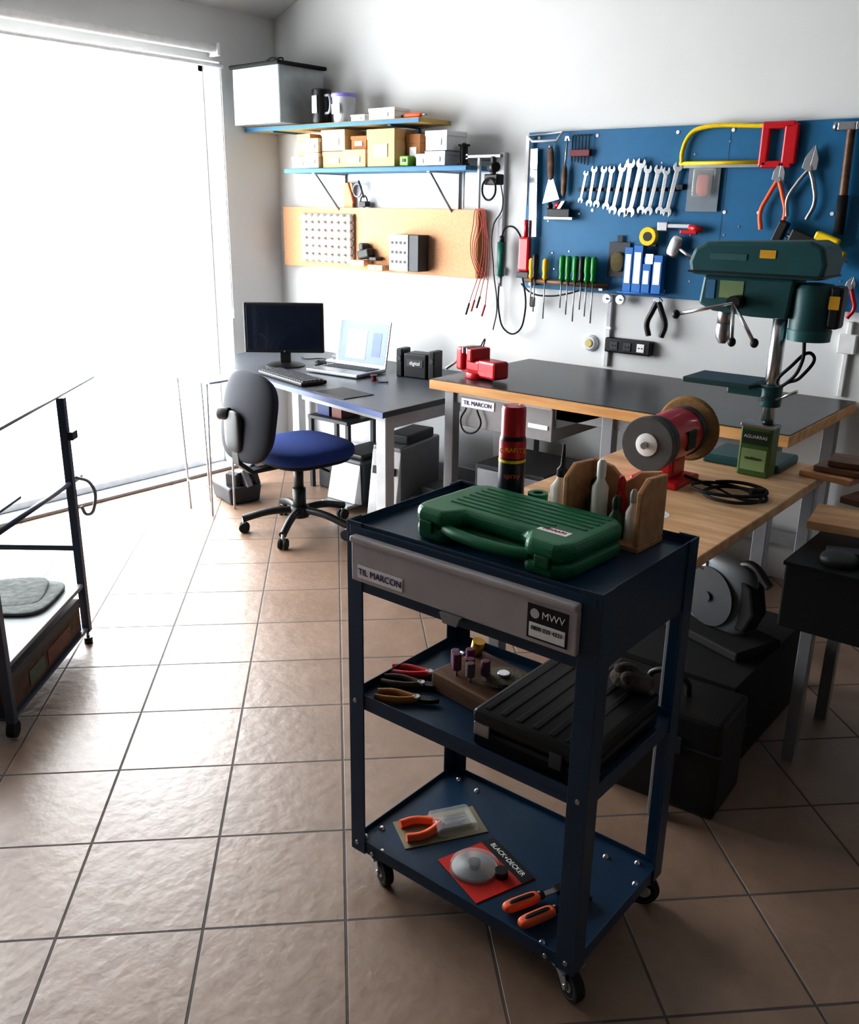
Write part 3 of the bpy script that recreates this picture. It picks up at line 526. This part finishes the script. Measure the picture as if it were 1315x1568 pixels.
# drill press
g=grp('drill_press',(-1.015,3.04,TZ))
tealE=M('teal_light',(50,104,108),.4)
box(g,'base_plate',(-.17,-.10,0),(.09,.10,.03),greenD,.008);cyl(g,'base_collar',(0,0,.03),(0,0,.1),.04,greenD,bev=.006);cyl(g,'column',(0,0,.08),(0,0,.62),.0235,chrome)
cyl(g,'table_collar',(0,0,.2),(0,0,.27),.036,greenD,bev=.004);box(g,'table_arm',(-.14,-.03,.23),(0,.03,.26),greenD,.006);box(g,'table',(-.275,-.09,.26),(-.04,.09,.278),M('cast_iron_dark',(52,76,80),.4,.4),.004)
cyl(g,'table_lock',(0,-.04,.235),(0,-.1,.235),.007,steel);cyl(g,'crank',(.03,-.03,.23),(.1,-.05,.27),.005,chrome)
prism(g,'belt_cover',[(-.285,.615),(-.295,.655),(-.28,.70),(-.24,.72),(.09,.732),(.13,.715),(.145,.665),(.14,.63),(.13,.615)],'xz',-.09,.09,greenD,.014,seg=3)
box(g,'cover_seam',(-.292,-.093,.622),(.14,.093,.628),black,.001)
prism(g,'head_body',[(-.25,.615),(-.26,.52),(-.21,.50),(-.08,.49),(.04,.49),(.05,.615)],'xz',-.06,.06,greenD,.01)
box(g,'label_yellow',(-.06,-.092,.675),(-.01,-.0905,.70),M('label_amber',(210,160,40),.5),.0004);box(g,'label_front',(-.19,-.062,.545),(-.11,-.0605,.60),M('label_yellow_blue',(120,140,100),.5),.0004);box(g,'maker_plate',(-.22,-.092,.665),(-.1,-.0905,.685),M('plate_dark_teal',(60,100,104),.4),.0004)
box(g,'depth_scale',(-.235,-.063,.54),(-.205,-.0605,.60),M('scale_blue',(60,110,150),.5),.0004)
cyl(g,'quill',(-.185,0,.45),(-.185,0,.52),.024,steel);lathe(g,'chuck',[(.024,0),(.026,.02),(.024,.045),(.012,.065)],(-.185,0,.455),steel,d=(0,0,-1))
cyl(g,'feed_hub',(-.12,-.06,.535),(-.12,-.115,.535),.022,black)
for k in range(3):
    a=math.radians([195,310,285][k]);R_=(.19,.15,.12)[k];e=(-.12+R_*math.cos(a),-.125-.02*k,.535+R_*math.sin(a))
    cyl(g,'feed_arm_%d'%k,(-.12,-.11,.535),e,.006,chrome);sup(g,'feed_knob_%d'%k,e,(.013,.013,.015),1,1,black)
lathe(g,'motor',[(.05,0),(.063,.01),(.065,.04),(.065,.15),(.055,.165),(.02,.17)],(.095,0.0,.435),greenD,seg=32)
lathe(g,'motor_fan_cap',[(.048,0),(.065,-.004),(.067,.03)],(.095,.0,.43),tealE,seg=32)
box(g,'motor_bracket',(.0,-.03,.53),(.09,.04,.60),black,.006);box(g,'capacitor',(.15,-.04,.47),(.19,.02,.60),black,.01);box(g,'plate_yellow',(.153,-.043,.53),(.185,-.0405,.57),M('label_amber',(210,160,40)),.0004)
tube(g,'motor_cord',[(.09,-.02,.43),(.10,-.05,.36),(.07,-.05,.30),(.03,-.04,.28),(.06,-.03,.34),(.11,.02,.38),(.09,0,.31),(.04,.03,.28)],.0055,rub)
g=grp('wooden_planks',(-.86,3.0,TZ))
for k in range(3): box(g,'plank_%d'%k,(-.0+.03*k,-.03+.02*k,.001+k*.021),(.17+.03*k,.13,.02+k*.021),[ply,woodD,woodD][k],.002,rot=(0,0,8*k-10))
g=grp('black_tool_stand',(-.50,2.73,0))
for x in(-.17,.17):
    for y in(-.12,.2): box(g,'leg',(x-.018,y-.018,0),(x+.018,y+.018,.5),grey,.002)
box(g,'bin',(-.22,-.27,.49),(.35,.3,.68),blackM,.006)
box(g,'rim',(-.225,-.275,.675),(.355,.305,.687),black,.002)
box(g,'wood_top_1',(-.25,-.05,.725),(.1,.15,.75),woodT,.002,rot=(0,0,8));box(g,'wood_top_2',(-.2,.1,.755),(.25,.25,.775),woodD,.002,rot=(0,0,-14));box(g,'wood_riser',(-.1,-.0,.685),(.0,.24,.755),woodD,.002);box(g,'metal_bar',(-.15,-.15,.687),(.2,-.1,.72),dgrey,.003,rot=(0,0,20))
sup(g,'green_cloth',(.04,-.18,.725),(.08,.07,.05),.9,.8,M('green_rag',(80,140,80),.9,bump=.5,scale=30),bend=1.5)
sup(g,'grey_lump',(-.1,-.2,.70),(.05,.04,.025),.9,.9,dgrey)
# under wooden table : chop saw with grey guard housing
g=grp('circular_saw',(-.985,2.70,.305),-20)
sg=M('saw_grey',(112,118,122),.45,.2)
sup(g,'guard_housing',(0,0,.14),(.15,.045,.125),.5,.95,sg)
prism(g,'guard_rear',[(.02,.04),(.14,.05),(.17,.12),(.15,.2),(.06,.25),(.0,.24)],'xz',-.03,.035,blackM,.01)
lathe(g,'guard_ring',[(.075,0),(.098,.002),(.098,.006),(.075,.006)],(0,-.042,.13),dgrey,d=(0,-1,0),seg=40)
cyl(g,'arbor',(0,-.04,.13),(0,-.056,.13),.016,dgrey);box(g,'base',(-.16,-.12,.0),(.2,.08,.03),blackM,.006);box(g,'label_plate',(-.09,-.047,.205),(-.02,-.038,.235),labelW,.001,rot=(0,-12,0))
text(g,'label_text','makita',(-.055,-.049,.22),.02,labelK,rot=(90,12,0))
tube(g,'handle',[(.06,.0,.24),(.12,.0,.265),(.19,.0,.22)],.014,black)
g=grp('black_storage_crate',(-1.02,2.68,0))
for nm,a,b in (('wall_near',(-.2,-.3,0),(.24,-.285,.28)),('wall_far',(-.2,.285,0),(.24,.3,.28)),('wall_l',(-.2,-.285,0),(-.185,.285,.28)),('wall_r',(.225,-.285,0),(.24,.285,.28)),('shelf',(-.2,-.3,.28),(.24,.3,.30))): box(g,nm,a,b,blackM,.003)
g=grp('black_power_tool_case',(-.93,2.25,0),3);box(g,'body',(-.2,-.11,0),(.2,.11,.3),black,.015);box(g,'lid_seam',(-.202,-.112,.2),(.202,.112,.206),dgrey,.001);tube(g,'handle',[(-.06,0,.3),(-.05,0,.34),(.05,0,.34),(.06,0,.3)],.009,black)
for x in(-.1,.08): box(g,'latch_%d'%(x>0),(x-.015,-.12,.18),(x+.015,-.11,.23),dgrey,.002)
# ---------------------------------------------------------------- service cart
CX0,CX1,CY0,CY1=-1.345,-.705,1.37,1.785
BT=.098
g=grp('service_cart')
bl=.045
def angle_leg(n,x,y,sx,sy):
    t=.004
    poly=[(0,0),(sx*bl,0),(sx*bl,sy*t),(sx*t,sy*t),(sx*t,sy*bl),(0,sy*bl)]
    prism(g,'leg_'+n,[(x+a,y+b) for a,b in poly],'xy',.076,.945,blueC,.001)
angle_leg('front_left',CX0,CY0,1,1);angle_leg('front_right',CX1,CY0,-1,1);angle_leg('back_left',CX0,CY1,1,-1);angle_leg('back_right',CX1,CY1,-1,-1)
def tray(n,z,lip,down):
    box(g,n+'_sheet',(CX0+.004,CY0+.004,z-.003),(CX1-.004,CY1-.004,z),blueC,.001)
    for nm,a,b in(('f',(CX0+.004,CY0+.004,z-down),(CX1-.004,CY0+.007,z+lip)),('b',(CX0+.004,CY1-.007,z-down),(CX1-.004,CY1-.004,z+lip)),('l',(CX0+.004,CY0+.004,z-down),(CX0+.007,CY1-.004,z+lip)),('r',(CX1-.007,CY0+.004,z-down),(CX1-.004,CY1-.004,z+lip))):
        box(g,n+'_lip_'+nm,a,b,blueC,.0008)
tray('top',.925,.018,.0);tray('middle',.50,.02,.018);tray('bottom',BT,.012,.02)
box(g,'side_panel_right',(CX1-.008,CY0+.02,.785),(CX1-.004,CY1-.02,.93),blueC,.001);box(g,'side_panel_left',(CX0+.004,CY0+.02,.785),(CX0+.008,CY1-.02,.93),blueC,.001);box(g,'back_panel',(CX0+.02,CY1-.008,.785),(CX1-.02,CY1-.004,.93),blueC,.001)
box(g,'drawer_bottom',(CX0+.01,CY0+.01,.79),(CX1-.01,CY1-.01,.795),blueC,.001)
box(g,'top_rail',(CX0+.01,CY0-.001,.915),(CX1-.01,CY0+.01,.935),blueC,.002);box(g,'under_rail',(CX0+.01,CY0+.002,.782),(CX1-.01,CY0+.012,.812),blueC,.002)
box(g,'drawer_front',(CX0+.025,CY0-.012,.812),(CX1-.042,CY0+.004,.905),drawerG,.003);box(g,'drawer_grip_lip',(CX0+.025,CY0-.020,.903),(CX1-.042,CY0+.004,.918),drawerG,.005)
prism(g,'latch',[(-1.065,.812),(-1.01,.812),(-1.02,.79),(-1.055,.79)],'xz',CY0-.02,CY0-.006,grey,.001)
lz=.838
box(g,'maker_label',(CX0+.045,CY0-.0135,lz-.015),(CX0+.175,CY0-.012,lz+.015),labelW,.0003);text(g,'maker_text','TIL MARCON',(CX0+.11,CY0-.0142,lz),.021,txtP)
box(g,'dealer_label',(-.855,CY0-.0135,.822),(-.765,CY0-.012,.893),labelK,.0003);box(g,'dealer_strip',(-.85,CY0-.0142,.826),(-.77,CY0-.0134,.856),labelW,.0003)
text(g,'dealer_text','MWV',(-.797,CY0-.0146,.875),.021,labelW);text(g,'dealer_phone','0800 025 4321',(-.81,CY0-.0148,.845),.0115,labelK);cyl(g,'dealer_logo',(-.838,CY0-.0146,.875),(-.838,CY0-.0134,.875),.010,lgrey)
for k,(x,y) in enumerate(((CX0+.02,CY0+.03),(CX0+.09,CY0+.015),(CX0+.03,CY0+.08),(CX1-.03,CY0+.05),(CX1-.09,CY0+.02),(CX1-.05,CY1-.03),(CX1-.02,CY1-.1),(CX0+.05,CY1-.04),(CX0+.12,CY1-.05),(CX1-.12,CY1-.06))):
    lathe(g,'bolt_%d'%k,[(.008,0),(.007,.004),(.004,.007)],(x,y,BT),chrome,seg=10)
for k,(x,z) in enumerate(((CX0+.02,BT+.003),(CX0+.02,.5),(CX1-.02,BT+.003),(CX1-.02,.5),(CX1-.07,BT-.008),(CX0+.07,BT-.008))):
    lathe(g,'leg_bolt_%d'%k,[(.006,0),(.005,.003)],(x,CY0,z),steel,d=(0,-1,0),seg=10)
def caster(n,x,y,rz,R=.037):
    c=bpy.data.objects.new('caster_'+n,None);COL.objects.link(c);c.parent=g;c.location=(x,y,0);c.rotation_euler=(0,0,math.radians(rz))
    box(c,'plate',(-.03,-.03,.074),(.03,.03,.078),steel,.001);cyl(c,'swivel',(0,0,.068),(0,0,.075),.018,steel)
    for s in(-1,1): prism(c,'fork_%d'%(s>0),[(-.02,.07),(.022,.07),(.035,.034),(.018,.03)],'xz',s*.017-.0015,s*.017+.0015,steel,.0005)
    lathe(c,'tyre',[(R*.72,-.012),(R*.95,-.011),(R,-.006),(R,.006),(R*.95,.011),(R*.72,.012)],(.025,0,R),rub,d=(0,1,0),seg=32)
    lathe(c,'rim',[(.01,-.013),(R*.5,-.011),(R*.74,-.012),(R*.74,.012),(R*.5,.011),(.01,.013)],(.025,0,R),lgrey,d=(0,1,0),seg=24);cyl(c,'axle',(.025,-.021,R),(.025,.021,R),.006,steel)
caster('fl',CX0+.065,CY0+.035,-25);caster('fr',CX1-.035,CY0+.03,-25);caster('bl',CX0+.05,CY1-.05,-30);caster('br',CX1-.045,CY1-.05,40)
TZ2=.9255
g=grp('green_tool_case',(-1.0,1.525,TZ2),-3)
def casehalf(n,z0,z1,inset):
    x0,x1,y0,y1=-.2+inset,.2-inset,-.115+inset,.125-inset
    pts=[(x0+.03,y0),(x0+.095,y0),(x0+.12,y0+.045),(x1-.12,y0+.045),(x1-.095,y0),(x1-.03,y0),(x1-.01,y0+.01),(x1,y0+.04),(x1,y1-.03),(x1-.03,y1),(x0+.03,y1),(x0,y1-.03),(x0,y0+.04),(x0+.01,y0+.01)]
    return prism(g,n,pts,'xy',z0,z1,greenP,.016,seg=4)
casehalf('lower_shell',.0,.036,.0);casehalf('upper_shell',.034,.073,.0)
tube(g,'handle',[(-.11,-.1,.034),(-.06,-.112,.034),(.06,-.112,.034),(.11,-.1,.034)],.013,greenP)
for k in range(7): box(g,'rib_%d'%k,(-.15,-.04+k*.021,.071),(.17-(.0 if k>1 else .06),-.032+k*.021,.0755),greenP,.002)
box(g,'label',(.09,-.055,.0725),(.16,-.03,.0737),labelW,.0003);text(g,'label_text','FERRARI',(.125,-.042,.0742),.014,redP,rot=(0,0,0))
for x in(-.15,.15): box(g,'latch_%d'%(x>0),(x-.018,-.12,.022),(x+.018,-.112,.048),M('latch_green',(10,90,56),.4),.003)
g=grp('spray_can',(-1.158,1.735,TZ2))
lathe(g,'can',[(.030,0),(.0315,.004),(.0315,.165),(.028,.178)],(0,0,0),M('can_black_print',(24,24,44),.35));lathe(g,'cap',[(.0285,.176),(.0285,.238),(.026,.245),(.01,.246)],(0,0,0),redP)
lathe(g,'band_red',[(.0318,.125),(.0318,.166)],(0,0,0),redP);lathe(g,'band_yellow',[(.0319,.114),(.0319,.121)],(0,0,0),yel);text(g,'label_text','GRAFITE',(.019,-.0265,.146),.016,yel,rot=(90,0,36));lathe(g,'band_blue',[(.0318,.02),(.0318,.04)],(0,0,0),blueBx)
text(g,'label_text_2','spray',(.019,-.0268,.085),.018,orng,rot=(90,0,36))
g=grp('glue_bottle',(-1.025,1.745,TZ2));lathe(g,'body',[(.024,0),(.026,.005),(.026,.075),(.015,.09),(.012,.1)],(0,0,0),glueW);lathe(g,'nozzle',[(.014,.1),(.014,.115),(.006,.125),(.003,.17),(.002,.175)],(0,0,0),black)
g=grp('green_tape_roll',(-1.092,1.752,TZ2),0);lathe(g,'roll',[(.024,0),(.024,.045),(.012,.045),(.012,0)],(0,0,0),M('green_tape',(20,130,86),.4));cyl(g,'core_line',(0,0,.0),(0,0,.001),.012,card)
g=grp('wooden_bottle_holder',(-.872,1.705,TZ2),-2)
box(g,'base',(-.095,-.055,0),(.095,.055,.012),ply,.002)
prism(g,'side_right',[(-.055,.012),(.055,.012),(.055,.15),(-.02,.155),(-.055,.13)],'yz',.082,.095,ply,.003)
prism(g,'side_left',[(-.055,.012),(.055,.012),(.055,.15),(-.02,.155),(-.055,.13)],'yz',-.095,-.082,ply,.003)
prism(g,'back',[(-.082,.012),(.082,.012),(.082,.155),(.035,.145),(0,.115),(-.035,.145),(-.082,.155)],'xz',.043,.055,ply,.003)
def bottle(n,x,y,r,h,m,cap,tip=.02):
    lathe(g,n,[(r*.95,.012),(r,.016),(r,h),(r*.5,h+.015),(r*.45,h+.025)],(x,y,0),m,seg=20);lathe(g,n+'_cap',[(r*.55,h+.022),(r*.55,h+.022+tip),(r*.3,h+.03+tip)],(x,y,0),cap,seg=16)
bottle('oil_bottle',-.055,.015,.021,.07,M('dark_green_bottle',(30,70,50),.35),black);bottle('glue_stick',-.022,-.022,.018,.115,glueW,whiteP,.03);bottle('red_bottle',.005,.02,.015,.085,M('red_bottle_m',(170,30,40),.35),redP)
bottle('green_bottle',.022,-.025,.019,.055,M('green_bottle_m',(46,84,62),.35),M('bottle_cap_green',(30,60,46),.4));bottle('white_bottle',.058,-.02,.015,.075,glueW,grey,.02)
MZ=.5005
g=grp('drill_bit_block',(-1.11,1.60,MZ),-8)
box(g,'block',(-.1,-.09,0),(.09,.08,.05),woodD,.004)
for k,(x,y,h) in enumerate(((-.07,-.04,.05),(-.045,-.06,.06),(-.02,-.04,.045),(.0,-.06,.05),(.02,-.03,.055),(-.06,.0,.04))):
    cyl(g,'stone_shaft_%d'%k,(x,y,.05),(x,y,.07),.003,steel,seg=8);cyl(g,'stone_%d'%k,(x,y,.065),(x,y,.065+h*.7),.011,pink if k%3 else M('stone_light',(120,100,110),.8),bev=.002)
lathe(g,'wire_disc',[(.008,0),(.045,.002),(.05,.008),(.045,.014),(.008,.016)],(.05,.0,.052),M('wire_grey',(120,112,96),.7,.4,bump=.8,scale=300,var=.3),seg=40);cyl(g,'disc_hub',(.05,0,.066),(.05,0,.074),.014,chrome)
cyl(g,'cup_brush',(-.09,.05,.05),(-.08,.05,.09),.016,copper)
def flatpliers(name,x,y,z,L,rz,mats,tip=steel):
    g=grp(name,(x,y,z),rz)
    for s,n_ in((1,'a'),(-1,'b')):
        prism(g,'jaw_'+n_,[(0,-.005),(0.0,.005),(s*.011,.012),(s*.009,.035),(s*.001,.055)],'xy',.004,.014,tip,.001)
        tube(g,'handle_'+n_,[(s*-.003,0,.009),(-s*.013,-L*.25,.009),(-s*.018,-L*.5,.01),(-s*.013,-L*.8,.009)],.0085,mats)
    cyl(g,'pivot',(0,0,.003),(0,0,.017),.009,steel);return g
flatpliers('mini_pliers',-1.265,1.57,MZ,.12,-62,redP,black);flatpliers('mini_pliers',-1.245,1.515,MZ,.12,-65,M('grip_dark',(50,40,26),.4),black);flatpliers('mini_pliers',-1.21,1.455,MZ,.12,-62,M('grip_ochre',(150,96,20),.4),black)
g=grp('steel_socket',(-1.26,1.68,MZ));cyl(g,'socket',(0,0,.015),(.03,.02,.015),.014,chrome);cyl(g,'drive',(.03,.02,.015),(.045,.03,.015),.009,copper)
g=grp('black_drill_case',(-.86,1.56,MZ),0)
box(g,'lower',(-.15,-.16,0),(.13,.17,.045),black,.01);box(g,'upper',(-.15,-.16,.047),(.13,.17,.085),black,.01);box(g,'hinge',(-.14,-.165,.03),(-.1,-.158,.06),steel,.002);box(g,'latch',(.05,-.167,.03),(.08,-.158,.065),dgrey,.002)
for k in range(6): box(g,'rib_%d'%k,(-.13+k*.04,-.14,.083),(-.115+k*.04,.15,.087),black,.002)
g=grp('rag_bundle',(-.79,1.70,MZ+.088),0)
rg=M('brown_rag',(84,74,66),.95,bump=.8,scale=50,var=.3)
sup(g,'fold_1',(0,0,.02),(.05,.035,.02),.9,.8,rg,bend=1.5);sup(g,'fold_2',(.02,-.02,.03),(.035,.02,.015),.9,.8,rg,rot=(10,20,30));sup(g,'fold_3',(-.02,.01,.036),(.03,.02,.014),.9,.8,rg,rot=(-10,15,70))
LZ=BT+.0005
g=grp('blister_pack_pliers',(-1.205,1.55,LZ),-32)
box(g,'card',(-.055,-.11,0),(.055,.11,.002),M('card_olive',(140,130,104),.5),.0005)
for s in(1,-1):
    prism(g,'jaw_%d'%(s>0),[(0,.0),(s*.016,.01),(s*.013,.05),(s*.001,.075)],'xy',.006,.018,chrome,.001)
    tube(g,'handle_%d'%(s>0),[(-s*.003,0,.012),(-s*.022,-.03,.012),(-s*.032,-.06,.012),(-s*.028,-.098,.012)],.011,orng)
cyl(g,'pivot',(0,0,.004),(0,0,.021),.012,chrome);box(g,'film',(-.046,-.02,.002),(.046,.09,.024),blist,.008)
g=grp('blister_pack_saw_disc',(-1.03,1.482,LZ),-20)
box(g,'card',(-.085,-.066,0),(.085,.10,.002),leaf,.0005);box(g,'header',(-.085,.062,.002),(.085,.10,.0028),black,.0003);text(g,'header_text','BLACK+DECKER',(0,.081,.0031),.018,labelW,rot=(0,0,0))
lathe(g,'disc',[(.008,.003),(.055,.003),(.055,.007),(.025,.012),(.008,.014)],(-.015,-.005,0),chrome,seg=40);cyl(g,'bump',(.04,.035,.003),(.04,.035,.02),.016,black);cyl(g,'hub',(-.015,-.005,.01),(-.015,-.005,.022),.015,dgrey)
lathe(g,'dome_film',[(.060,.002),(.058,.015),(.03,.024),(.001,.025)],(-.015,-.005,0),blist,seg=36)
def knife(x,y,rz):
    g=grp('wood_chisel',(x,y,LZ),rz)
    sup(g,'grip',(0,-.045,.014),(.014,.048,.012),.6,.5,orng);sup(g,'grip_inlay',(0,-.045,.019),(.0075,.036,.009),.6,.5,black);cyl(g,'collar',(0,0,.014),(0,.012,.014),.01,black);box(g,'blade',(-.007,.012,.011),(.007,.07,.015),steel,.001);box(g,'sheath',(-.012,.045,.006),(.012,.10,.019),black,.002)
knife(-.87,1.49,-24);knife(-.82,1.475,-22)
# ---------------------------------------------------------------- left rack
A=Vector((-3.0,1.64,0));B=Vector((-2.585,1.13,0));ux=(B-A).normalized();L=(B-A).length
ra=math.degrees(math.atan2(ux.y,ux.x))
g=grp('metal_tool_rack',A,ra)
rm=M('rack_blue_grey',(66,76,94),.4,.2)
D_=-.38
for x,y in((0,0),(L,0),(0,D_),(L,D_)):
    top=.95 if (x==0 and y==0) else .68
    box(g,'post',(x-.014,y-.014,.05),(x+.014,y+.014,top),rm,.002)
    cyl(g,'foot_stem',(x,y,.02),(x,y,.05),.006,steel)
    if x: cyl(g,'foot_wheel',(x,y-.012,.028),(x,y+.012,.028),.027,rub)
    else: cyl(g,'foot_pad',(x,y,0),(x,y,.025),.016,black)
cyl(g,'top_rail',(-.33,.0,.965),(L,0,.945),.005,grey);cyl(g,'rail_support',(L,0,.66),(L,0,.945),.008,rm)
cyl(g,'shelf_rail',(-.10,0,.635),(L,0,.655),.009,rm)
box(g,'mid_bar_side',(-.01,D_,.38),(.01,0,.4),rm,.001)
box(g,'lower_shelf',(-.01,D_,.235),(L+.01,.01,.25),M('shelf_grey_sheet',(128,132,134),.5),.002);box(g,'bottom_shelf',(-.01,D_,.06),(L+.01,.01,.07),rm,.002);box(g,'upper_tray',(.18,D_,.635),(L+.01,-.10,.645),rm,.002)
box(g,'clip_hook_body',(-.03,.012,.80),(.02,.035,.83),black,.003)
tube(g,'hook',[(0,.02,.66),(.0,.07,.64),(.0,.08,.56),(.0,.05,.52),(0,.03,.55)],.006,grey)
g=grp('folded_cloth',A+Vector((0,0,.2505)),ra);sup(g,'fold_lower',(L*.25,-.17,.008),(.15,.14,.008),.4,.5,cloth);sup(g,'fold_upper',(L*.22,-.19,.018),(.12,.11,.006),.4,.5,cloth,rot=(0,3,12))
g=grp('rack_hand_tool',A+Vector((0,0,.6455)),ra);box(g,'body',(.26,-.3,.0),(.46,-.16,.03),blackM,.008);cyl(g,'shaft',(.20,-.2,.015),(.26,-.22,.015),.01,steel)
g2=grp('carton_with_tools',A,ra)
box(g2,'body',(.04,D_+.03,.071),(L-.04,-.004,.19),M('old_carton',(96,76,64),.8,var=.3,scale=30),.004);box(g2,'lid',(.036,D_+.026,.165),(L-.036,-.0,.2),M('carton_grey',(80,80,82),.7),.004)
box(g2,'label',(.15,-.004,.09),(.35,-.001,.145),M('label_red_worn',(110,64,52),.6,var=.3,scale=60),.0003);box(g2,'label_2',(.38,-.004,.09),(.5,-.001,.145),M('label_green_worn',(90,100,80),.6,var=.3,scale=60),.0003)
# ---------------------------------------------------------------- lights
W=bpy.data.worlds.new('sky');S.world=W;W.use_nodes=True
bg=W.node_tree.nodes['Background'];bg.inputs[0].default_value=(.95,.98,1.0,1);bg.inputs[1].default_value=14
pl=bpy.data.lights.new('door_portal','AREA');pl.shape='RECTANGLE';pl.size=wz;pl.size_y=wy1-wy0
pl.cycles.is_portal=True
po=bpy.data.objects.new('door_portal',pl);COL.objects.link(po);po.location=(WX-.198,(wy0+wy1)/2,wz/2);po.rotation_euler=(0,-math.pi/2,0)
# ---------------------------------------------------------------- camera
cam=bpy.data.cameras.new('camera');co=bpy.data.objects.new('camera',cam);COL.objects.link(co)
cam.sensor_width=36;cam.sensor_fit='AUTO';cam.lens=1400/1568*36;cam.clip_start=.05
R=Matrix.Rotation(math.radians(39),4,'Z')@Matrix.Rotation(math.radians(90-18.4),4,'X')@Matrix.Rotation(.0147,4,'Z')
co.matrix_world=Matrix.Translation((0,0,1.6))@R
S.camera=co
